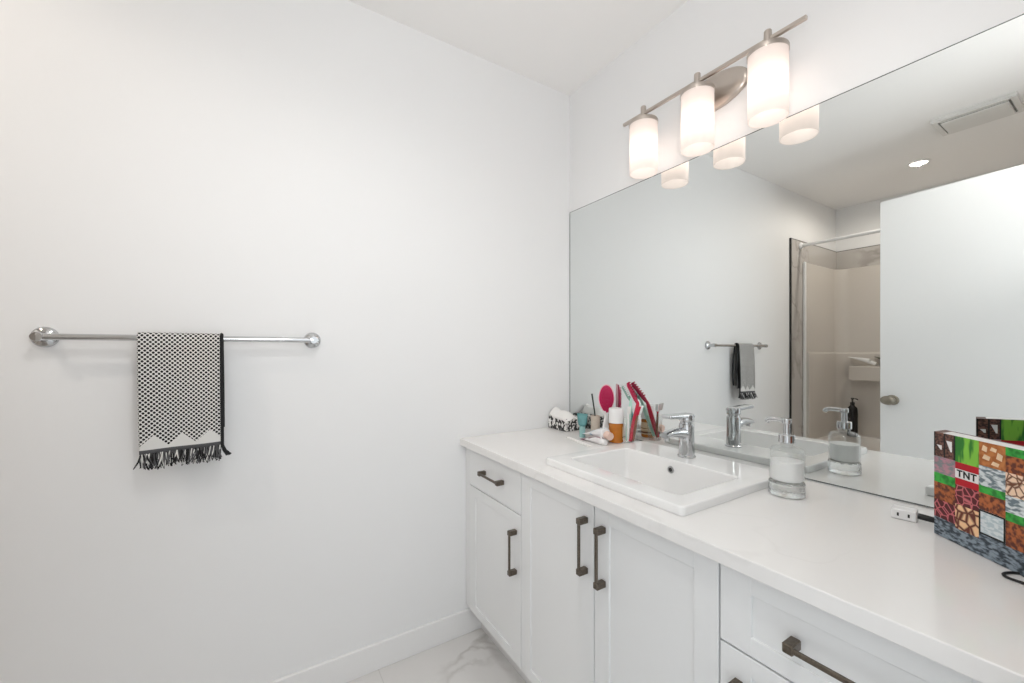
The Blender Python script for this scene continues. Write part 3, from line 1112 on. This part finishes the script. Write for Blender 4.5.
def squeeze_tube(name, a, b, r, mats, label, lift=0.0):
    """A tube lying from crimped end a to cap end b."""
    a, b = Vector(a), Vector(b)
    d = (b - a)
    L = d.length
    d.normalize()
    side = Vector((-d.y, d.x, 0)).normalized()
    up = d.cross(side) * -1
    up = Vector((0, 0, 1))
    t = thing(name, a.lerp(b, 0.5) + Vector((0, 0, lift)), label, 'tube')
    loops = []
    for f, w, h in ((0.0, 1.35, 0.08), (0.07, 1.35, 0.12), (0.35, 1.22, 0.55), (0.62, 1.08, 0.88), (0.78, 1.0, 1.0), (0.82, 0.72, 0.74)):
        c = a + d * L * f + up * (r * h + lift + 0.0004)
        loops.append([c + side * r * w * math.cos(2 * math.pi * k / 24) + up * r * h * math.sin(2 * math.pi * k / 24) for k in range(24)])
    bm = bmesh.new()
    loft(bm, loops, True, True)
    obj('tube_body', bm, mats[0], t)
    bm = bmesh.new()
    c0, c1 = a + d * L * 0.821 + up * (r * 0.86 + lift), b + up * (r * 0.72 + lift)
    tube(bm, [c0, c0.lerp(c1, 0.1), c0.lerp(c1, 0.9), c1], [r * 0.66, r * 0.72, r * 0.68, r * 0.62], 20)
    obj('cap', bm, mats[1], t)
    return t


M['print_a'] = pattern_mat('white_blue_print', (0.30, 0.50, 0.66), (0.84, 0.84, 0.85), 30, 'noise', 0.36, 0.42, 0.35, (0.5, 1.6, 1))
M['print_b'] = pattern_mat('white_plum_print', (0.22, 0.06, 0.10), (0.80, 0.78, 0.78), 26, 'noise', 0.46, 0.52, 0.35, (0.5, 1.6, 1))
squeeze_tube('toothpaste_tube', (0.285, -0.168, ZT), (0.425, -0.182, ZT), 0.015, (M['print_b'], M['white']), 'plum and white tube lying on the counter under the toothpaste')
squeeze_tube('toothpaste_tube', (0.272, -0.130, ZT), (0.428, -0.158, ZT), 0.0225, (M['print_a'], M['palepeach']), 'white toothpaste tube with pale blue print lying on top of another tube', 0.016)
bm = bmesh.new()
tf = Matrix.Translation((0.318, -0.226, ZT + 0.0025)) @ Matrix.Rotation(math.radians(-11), 4, 'Z')
verts_box(bm, -0.086, 0.086, -0.0085, 0.0085, -0.002, 0.002, 0.0015, 2, tf=tf)
nf = obj('nail_file', bm, M['page'], base=(0.318, -0.226, ZT))
tag(nf, 'flat white nail file lying on the counter in front of the tubes', 'nail file')

# ------------------------------------------------------------------ patchwork box at the right
BP0 = Vector((1.318, -0.173, 0))
bdv = Vector((0.771, -0.637, 0))
bnv = Vector((0.637, 0.771, 0))
BT, BSK, BH = 0.036, -0.020, 1.020
pal = {
    'slate': pattern_mat('slate_print', (0.03, 0.045, 0.06), (0.26, 0.32, 0.38), 95, 'noise', 0.40, 0.60, stretch=(1, 1, 2.2)),
    'rust': pattern_mat('rust_print', (0.11, 0.022, 0.010), (0.46, 0.125, 0.03), 130, 'noise', 0.42, 0.6),
    'wine': pattern_mat('wine_crackle_print', (0.60, 0.14, 0.16), (0.085, 0.004, 0.008), 80, 'voronoi', 0.03, 0.11),
    'lime': pattern_mat('green_stripe_print', (0.02, 0.19, 0.015), (0.22, 0.56, 0.05), 105, 'noise', 0.44, 0.58, stretch=(1, 1, 0.22)),
    'grass': pattern_mat('green_print', (0.01, 0.20, 0.02), (0.04, 0.42, 0.05), 90, 'noise', 0.4, 0.6),
    'stone': pattern_mat('grey_print', (0.15, 0.20, 0.23), (0.70, 0.74, 0.76), 85, 'noise', 0.44, 0.58, stretch=(1, 1, 2.4)),
    'mauve': pattern_mat('grey_mauve_print', (0.22, 0.24, 0.25), (0.48, 0.24, 0.29), 95, 'noise', 0.42, 0.6, stretch=(1, 1, 2.2)),
    'wood': pattern_mat('dark_brown_print', (0.045, 0.016, 0.012), (0.20, 0.085, 0.06), 120, 'noise', 0.4, 0.62, stretch=(1.5, 1.5, 2)),
    'pebble': pattern_mat('cream_pebble_print', (0.16, 0.05, 0.02), (0.90, 0.66, 0.48), 85, 'voronoi', 0.03, 0.13),
    'glow': pattern_mat('amber_pebble_print', (0.13, 0.02, 0.01), (0.90, 0.58, 0.32), 62, 'voronoi', 0.05, 0.18),
    'orange': pattern_mat('orange_print', (0.38, 0.11, 0.02), (0.56, 0.20, 0.05), 80, 'noise', 0.4, 0.6),
    'cream': mat('cream_print', (0.86, 0.64, 0.42), 0.5, var=0.1, bscale=90),
    'ice': pattern_mat('pale_blue_print', (0.50, 0.60, 0.64), (0.72, 0.78, 0.80), 110, 'noise', 0.44, 0.58, stretch=(1, 1, 2.4)),
    'ink': mat('black_print', (0.012, 0.012, 0.012), 0.5, var=0.1),
    'red': mat('red_print', (0.50, 0.004, 0.016), 0.5, var=0.06, bscale=60),
    'label': mat('white_print', (0.84, 0.83, 0.82), 0.5, var=0.02),
}
pk = list(pal)
Zb = ZT + 0.0008
COLS = [  # width, rows from the top (name, top height)
    (0.0445, [('wood', 1.020), ('mauve', 0.973), ('grass', 0.940), ('rust', 0.922), ('wine', 0.888), ('slate', 0.853)]),
    (0.0445, [('lime', 1.020), ('red', 0.972), ('wine', 0.930), ('glow', 0.893), ('slate', 0.847)]),
    (0.0445, [('orange', 1.020), ('stone', 0.978), ('grass', 0.943), ('rust', 0.930), ('ice', 0.900), ('slate', 0.857)]),
    (0.0445, [('grass', 1.020), ('rust', 1.006), ('pebble', 0.978), ('stone', 0.940), ('grass', 0.912), ('rust', 0.898), ('slate', 0.855)]),
    (0.0445, [('wine', 1.020), ('lime', 0.978), ('rust', 0.942), ('mauve', 0.900), ('slate', 0.858)]),
    (0.0445, [('stone', 1.020), ('glow', 0.975), ('grass', 0.935), ('rust', 0.920), ('slate', 0.850)]),
]
BW = sum(c[0] for c in COLS)


def bpt(s, d, z):
    """Box coordinates: s along the face, d in depth (0 at front), z."""
    f = d / BT
    p = BP0 + bdv * (s + BSK * f) + bnv * d
    return Vector((p.x, p.y, z))


pb = thing('patchwork_box', bpt(BW / 2, BT / 2, ZT), 'box printed with a patchwork of brown, green, grey and red squares, beside the mirror', 'box')
bm = bmesh.new()


def quad(pts, key):
    f = bm.faces.new([bm.verts.new(p) for p in pts])
    f.material_index = pk.index(key)


def side_patches(d, flip, off):
    s = 0.0
    for w, rows in COLS:
        for j, (key, zt) in enumerate(rows):
            zb = rows[j + 1][1] if j + 1 < len(rows) else Zb
            quad([bpt(s, d, zb), bpt(s + w, d, zb), bpt(s + w, d, zt), bpt(s, d, zt)], key)
            e = 0.0004 * off
            if key == 'red':
                quad([bpt(s, d + e, zb + 0.0125), bpt(s + w, d + e, zb + 0.0125), bpt(s + w, d + e, zt - 0.0125), bpt(s, d + e, zt - 0.0125)], 'label')
            if key == 'orange':
                for cx, cz, rx, rz in ((0.010, 0.011, 0.005, 0.006), (0.025, 0.010, 0.006, 0.004), (0.035, 0.020, 0.0055, 0.007), (0.013, 0.026, 0.007, 0.005), (0.028, 0.034, 0.007, 0.004)):
                    quad([bpt(s + cx - rx, d + e, zt - cz - rz * .6), bpt(s + cx + rx * .7, d + e, zt - cz - rz), bpt(s + cx + rx, d + e, zt - cz + rz * .5), bpt(s + cx - rx * .5, d + e, zt - cz + rz)], 'cream')
            if key == 'ice':
                for (a0, a1, z0, z1) in ((0, w, zt - 0.003, zt), (0, w, zb, zb + 0.003), (0, 0.003, zb, zt), (w - 0.003, w, zb, zt)):
                    quad([bpt(s + a0, d + e, z0), bpt(s + a1, d + e, z0), bpt(s + a1, d + e, z1), bpt(s + a0, d + e, z1)], 'ink')
            if key == 'wood':
                for a0 in (0.0, 0.021, 0.0415):
                    quad([bpt(s + a0, d + e, zb), bpt(s + a0 + 0.003, d + e, zb), bpt(s + a0 + 0.003, d + e, zt), bpt(s + a0, d + e, zt)], 'ink')
                for a0, a1, z0, z1 in ((0.026, 0.038, 0.30, 0.72), (0.006, 0.017, 0.30, 0.48)):
                    zz = zt - zb
                    quad([bpt(s + a1 - 0.003, d + e, zb + zz * z0), bpt(s + a1, d + e, zb + zz * z0), bpt(s + a1, d + e, zb + zz * z1), bpt(s + a0, d + e, zb + zz * z1)], 'label')
        s += w


side_patches(0.0, False, -1)
side_patches(BT, True, 1)
for s in (0.0, BW):
    for z0, z1, key in ((Zb, 0.855, 'slate'), (0.855, 0.93, 'rust'), (0.93, 0.973, 'mauve'), (0.973, BH, 'wood')):
        quad([bpt(s, 0, z0), bpt(s, BT, z0), bpt(s, BT, z1), bpt(s, 0, z1)], key)
quad([bpt(0, 0, Zb), bpt(BW, 0, Zb), bpt(BW, BT, Zb), bpt(0, BT, Zb)], 'ink')
quad([bpt(0.0, 0, BH), bpt(0.018, 0, BH), bpt(0.018, BT, BH), bpt(0.0, BT, BH)], 'wood')
quad([bpt(0.018, 0, BH), bpt(BW, 0, BH), bpt(BW, BT * 0.84, BH), bpt(0.018, BT * 0.84, BH)], 'label')
quad([bpt(0.018, BT * 0.84, BH), bpt(BW, BT * 0.84, BH), bpt(BW, BT, BH), bpt(0.018, BT, BH)], 'wood')
obj('printed_sleeve', bm, [pal[k] for k in pk], pb, smooth=False)
# lettering on the white label
cu = bpy.data.curves.new('letters', 'FONT')
cu.body = 'TNT'
cu.size = 0.0175
cu.align_x = 'CENTER'
cu.align_y = 'CENTER'
cu.extrude = 0.0002
cu.space_character = 1.12
cu.offset = 0.0005
tmp = bpy.data.objects.new('letters', cu)
C.objects.link(tmp)
bpy.context.view_layer.update()
me = bpy.data.meshes.new_from_object(tmp.evaluated_get(bpy.context.evaluated_depsgraph_get()))
bpy.data.objects.remove(tmp)
c = bpt(0.0445 * 1.5, -0.0008, (0.972 + 0.930) / 2)
mw = Matrix((( bdv.x, 0, -bnv.x, c.x), (bdv.y, 0, -bnv.y, c.y), (0, 1, 0, c.z), (0, 0, 0, 1)))
bm = bmesh.new()
bm.from_mesh(me)
bmesh.ops.transform(bm, matrix=mw, verts=bm.verts[:])
obj('lettering', bm, pal['ink'], pb, smooth=False)

# ------------------------------------------------------------------ charger and cords
ch = thing('usb_charger', (1.262, -0.135, ZT), 'small white two-port charger lying by the patchwork box', 'charger')
tf = Matrix.Translation((1.263, -0.128, ZT + 0.0005)) @ Matrix.Rotation(math.radians(8), 4, 'Z')
bm = bmesh.new()
verts_box(bm, -0.020, 0.020, -0.016, 0.016, 0.0, 0.022, 0.003, 3, tf=tf)
obj('charger_body', bm, M['white'], ch)
for px in (-0.009, 0.008):
    bm = bmesh.new()
    verts_box(bm, px - 0.0016, px + 0.0016, -0.0164, -0.0155, 0.0075, 0.0145, tf=tf)
    obj('port', bm, M['blackmetal'], ch)
cb = thing('charging_cable', (1.29, -0.122, ZT), 'black cable plugged into the white charger and running behind the box', 'cable')
bm = bmesh.new()
e0 = tf @ Vector((0.0205, 0.002, 0.011))
e1 = tf @ Vector((0.052, 0.004, 0.0085))
tube(bm, [e0, e0.lerp(e1, 0.1), e0.lerp(e1, 0.8), e1], [(0.0042, 0.0062), (0.0045, 0.0065), (0.0042, 0.006), (0.0025, 0.003)], 14)
obj('plug', bm, M['rubber'], cb)
bm = bmesh.new()
tube(bm, smooth_path([e1 - Vector((0.001, 0, 0)), (1.335, -0.106, ZT + 0.004), (1.352, -0.075, ZT + 0.0022), (1.335, -0.045, ZT + 0.0022), (1.36, -0.022, ZT + 0.0022), (1.41, -0.03, ZT + 0.0022), (1.46, -0.10, ZT + 0.0022)], 8), 0.0015, 8)
obj('cord', bm, M['rubber'], cb)
bm = bmesh.new()
tube(bm, smooth_path([(1.500, -0.262, ZT + 0.0025), (1.47, -0.262, ZT + 0.0025), (1.441, -0.268, ZT + 0.0025), (1.427, -0.283, ZT + 0.0025), (1.424, -0.298, ZT + 0.0025), (1.432, -0.307, ZT + 0.0025), (1.452, -0.309, ZT + 0.0025), (1.49, -0.305, ZT + 0.0025), (1.515, -0.292, ZT + 0.0025)], 8), 0.0021, 10)
lc = obj('power_cord', bm, M['rubber'], base=(1.47, -0.285, ZT))
tag(lc, 'black cord looped on the counter in front of the patchwork box', 'cord')

# ------------------------------------------------------------------ open door
# hinged at the doorway, swung into the room
dh, de = Vector((1.488, -1.612, 0)), Vector((0.700, -1.712, 0))
dd = (de - dh).normalized()
dn = Vector((-dd.y, dd.x, 0))
if dn.y < 0:
    dn = -dn
dr = thing('open_door', dh, 'plain white slab door standing open, reflected in the mirror', 'door')
bm = bmesh.new()
mwd = Matrix(((dd.x, dn.x, 0, dh.x), (dd.y, dn.y, 0, dh.y), (0, 0, 1, 0), (0, 0, 0, 1)))
LD = (de - dh).length
verts_box(bm, 0, LD, -0.035, 0, 0.012, 2.03, 0.0015, 1, tf=mwd)
obj('door_slab', bm, M['door'], dr)
for sgn in (1, -1):
    bm = bmesh.new()
    y0 = 0.0 if sgn > 0 else -0.035
    prof3 = [(0.031, 0.0003), (0.031, 0.004), (0.027, 0.008), (0.013, 0.010), (0.011, 0.026), (0.016, 0.030), (0.026, 0.038), (0.0285, 0.048), (0.026, 0.058), (0.018, 0.065), (0.0, 0.067)]
    rings = []
    loops = []
    for r, h in prof3:
        big = 1.22 if h > 0.028 else 1.0
        loops.append([mwd @ Vector((LD - 0.055 + max(r, 1e-4) * big * math.cos(2 * math.pi * k / 32), y0 + sgn * h, 0.906 + max(r, 1e-4) * 0.9 * math.sin(2 * math.pi * k / 32))) for k in range(32)])
    loft(bm, loops)
    obj('door_knob', bm, M['knob'], dr, angle=45)
for hz in (0.25, 1.05, 1.82):
    bm = bmesh.new()
    tube(bm, [mwd @ Vector((-0.006, -0.004, hz - 0.045)), mwd @ Vector((-0.006, -0.004, hz + 0.045))], 0.006, 12)
    verts_box(bm, -0.004, 0.0005, -0.034, -0.004, hz - 0.045, hz + 0.045, tf=mwd)
    obj('hinge', bm, M['nickel'], dr)

# ------------------------------------------------------------------ tub, surround, rod
bt = thing('bathtub', (0.76, -2.72, 0), 'white bathtub along the far wall, reflected behind the open door', 'bathtub')
bm = bmesh.new()
tx0, tx1, ty0, ty1 = 0.0135, W - 0.0135, -D + 0.0135, -2.33
t_ = lambda i, z, r: rrect(tx0 + i, tx1 - i, ty0 + i, ty1 - i, r, z)
loft(bm, [t_(0.004, 0.001, 0.01), t_(0.002, 0.40, 0.01), t_(0.0, 0.445, 0.01), t_(0.003, 0.458, 0.01), t_(0.012, 0.462, 0.012),
          t_(0.075, 0.462, 0.09), t_(0.088, 0.452, 0.10), t_(0.105, 0.35, 0.11), t_(0.13, 0.14, 0.12), t_(0.17, 0.10, 0.12), t_(0.22, 0.095, 0.09)], True, True)
obj('tub_shell', bm, M['acrylic_white'], bt, angle=50)

su = thing('tub_surround', (0.76, -3.05, 0.463), 'glossy white moulded tub surround with ledge and soap shelf', 'tub surround')
bm = bmesh.new()
# U-shaped wall panel in plan; upper part thinner, lower part thicker so a ledge runs round
YS = -2.46


def u_plan(t, z, r=0.09):
    """Inner outline of the surround at offset t from the tiled walls."""
    a = 0.0125 + t
    pts = [(a, YS), ]
    for k in range(9):
        an = math.radians(180 + 90 * k / 8)
        pts.append((a + r + r * math.cos(an), -D + a + r + r * math.sin(an)))
    for k in range(9):
        an = math.radians(270 + 90 * k / 8)
        pts.append((W - a - r + r * math.cos(an), -D + a + r + r * math.sin(an)))
    pts.append((W - a, YS))
    return [(x, y, z) for x, y in pts]


prs = [(0.0005, 1.897), (0.010, 1.897), (0.016, 1.892), (0.017, 1.175), (0.020, 1.166), (0.030, 1.162), (0.034, 1.152), (0.034, 0.80), (0.032, 0.4625), (0.0005, 0.4625)]
R = [[bm.verts.new(p) for p in u_plan(t, z)] for t, z in prs]
n = len(R[0])
for i in range(len(R)):
    a, b = R[i], R[(i + 1) % len(R)]
    for k in range(n - 1):
        bm.faces.new((a[k], a[k + 1], b[k + 1], b[k]))
bm.faces.new([r[0] for r in R])
bm.faces.new([r[-1] for r in reversed(R)])
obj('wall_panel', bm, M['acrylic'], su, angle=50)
bm = bmesh.new()
verts_box(bm, 0.0128, 0.030, YS + 0.0005, YS + 0.030, 0.463, 1.898, 0.006, 2)
obj('front_flange', bm, M['white'], su)
bm = bmesh.new()
x0, x1 = 0.150, 0.78
yb, yf = -D + 0.040, -D + 0.155
loops = [[(x0 + 0.01, yb, 0.932), (x1 - 0.01, yb, 0.932), (x1 - 0.01, yf - 0.005, 0.932), (x0 + 0.01, yf - 0.005, 0.932)],
         [(x0, yb, 0.940), (x1, yb, 0.940), (x1, yf, 0.940), (x0, yf, 0.940)],
         [(x0, yb, 1.050), (x1, yb, 1.050), (x1, yf, 1.050), (x0, yf, 1.050)],
         [(x0 + 0.004, yb, 1.055), (x1 - 0.004, yb, 1.055), (x1 - 0.004, yf - 0.004, 1.055), (x0 + 0.004, yf - 0.004, 1.055)]]
loft(bm, loops, True, True)
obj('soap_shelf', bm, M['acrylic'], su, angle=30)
# tubes leaning on the soap shelf
ZSH = 1.0555
squeeze_tube('shampoo_tube', (0.130, -D + 0.088, ZSH + 0.072), (0.315, -D + 0.118, ZSH + 0.0005), 0.022, (M['soap'], M['white']), 'white tube leaning at the left end of the soap shelf, seen in the mirror')
M['olive'] = mat('olive_plastic', (0.10, 0.10, 0.07), 0.35, var=0.2, bscale=30)
squeeze_tube('shampoo_tube', (0.300, -D + 0.072, ZSH + 0.075), (0.450, -D + 0.100, ZSH + 0.0005), 0.019, (M['olive'], M['white']), 'dark olive tube leaning on the soap shelf, right of the white one')

bx_, by_ = 0.168, -D + 0.140
pbm = thing('pump_bottle', (bx_, by_, 0.463), 'black pump bottle standing on the bathtub rim, seen in the mirror', 'bottle')
bm = bmesh.new()
z0 = 0.4628
lathe(bm, [(0.0, z0), (0.033, z0), (0.036, z0 + 0.004), (0.036, z0 + 0.215), (0.032, z0 + 0.240), (0.016, z0 + 0.257), (0.014, z0 + 0.268), (0.0, z0 + 0.268)], (bx_, by_, 0), 32, caps=False)
bmesh.ops.remove_doubles(bm, verts=bm.verts[:], dist=0.00005)
obj('bottle_body', bm, M['black'], pbm)
bm = bmesh.new()
lathe(bm, [(0.016, z0 + 0.2685), (0.016, z0 + 0.285), (0.006, z0 + 0.287), (0.006, z0 + 0.310), (0.011, z0 + 0.312), (0.011, z0 + 0.322), (0.0, z0 + 0.323)], (bx_, by_, 0), 24, caps=False)
tube(bm, [(bx_, by_, z0 + 0.317), (bx_ + 0.035, by_ + 0.012, z0 + 0.316), (bx_ + 0.040, by_ + 0.014, z0 + 0.309)], 0.0045, 10)
obj('pump_head', bm, M['black'], pbm)

rd = thing('shower_rod', (0.0125, -2.39, 2.025), 'straight white shower rod spanning the tub alcove, seen in the mirror', 'shower rod')
bm = bmesh.new()
tube(bm, [(0.015, -2.39, 2.022), (W - 0.015, -2.39, 2.022)], 0.0125, 20)
obj('rod', bm, M['white'], rd)
for x0, s in ((0.0122, 1), (W - 0.0122, -1)):
    bm = bmesh.new()
    lathe(bm, [(0.028, 0.0), (0.028, 0.006 * s), (0.020, 0.016 * s), (0.0135, 0.020 * s)], (x0, -2.39, 2.022), 28, axis='X')
    obj('flange', bm, M['white'], rd)

# ------------------------------------------------------------------ ceiling fittings
ef = thing('exhaust_fan', (1.02, -1.93, H), 'rectangular exhaust fan grille on the ceiling, seen in the mirror', 'fan')
X0, X1, Y0, Y1 = 0.885, 1.185, -2.05, -1.81
bm = bmesh.new()
ring_slab(bm, (X0, X1, Y0, Y1), (X0 + 0.022, X1 - 0.022, Y0 + 0.022, Y1 - 0.022), H - 0.022, H - 0.0005)
obj('fan_frame', bm, M['grille'], ef)
bm = bmesh.new()
verts_box(bm, X0 + 0.030, X1 - 0.030, Y0 + 0.030, Y1 - 0.030, H - 0.030, H - 0.018, 0.004, 2)
obj('cover_panel', bm, M['grille'], ef)
for lx, ly, text in ((0.69, -2.45, 'glowing recessed ceiling light above the bathtub, seen in the mirror'), (1.36, -1.15, 'added recessed light over the entry, out of view, housing the fill lamp')):  # second fixture is invented and unseen, built to go with the entry fill
    pl = thing('recessed_light', (lx, ly, H), text, 'ceiling light')
    bm = bmesh.new()
    lathe(bm, [(0.058, H - 0.0005), (0.060, H - 0.004), (0.048, H - 0.007), (0.044, H - 0.004), (0.044, H - 0.0005)], (lx, ly, 0), 40, caps=False)
    obj('trim_ring', bm, M['white'], pl)
    bm = bmesh.new()
    lathe(bm, [(0.0, H - 0.0035), (0.043, H - 0.0035), (0.043, H - 0.001), (0.0, H - 0.001)], (lx, ly, 0), 32, caps=False)
    obj('lens', bm, M['potlens'], pl)
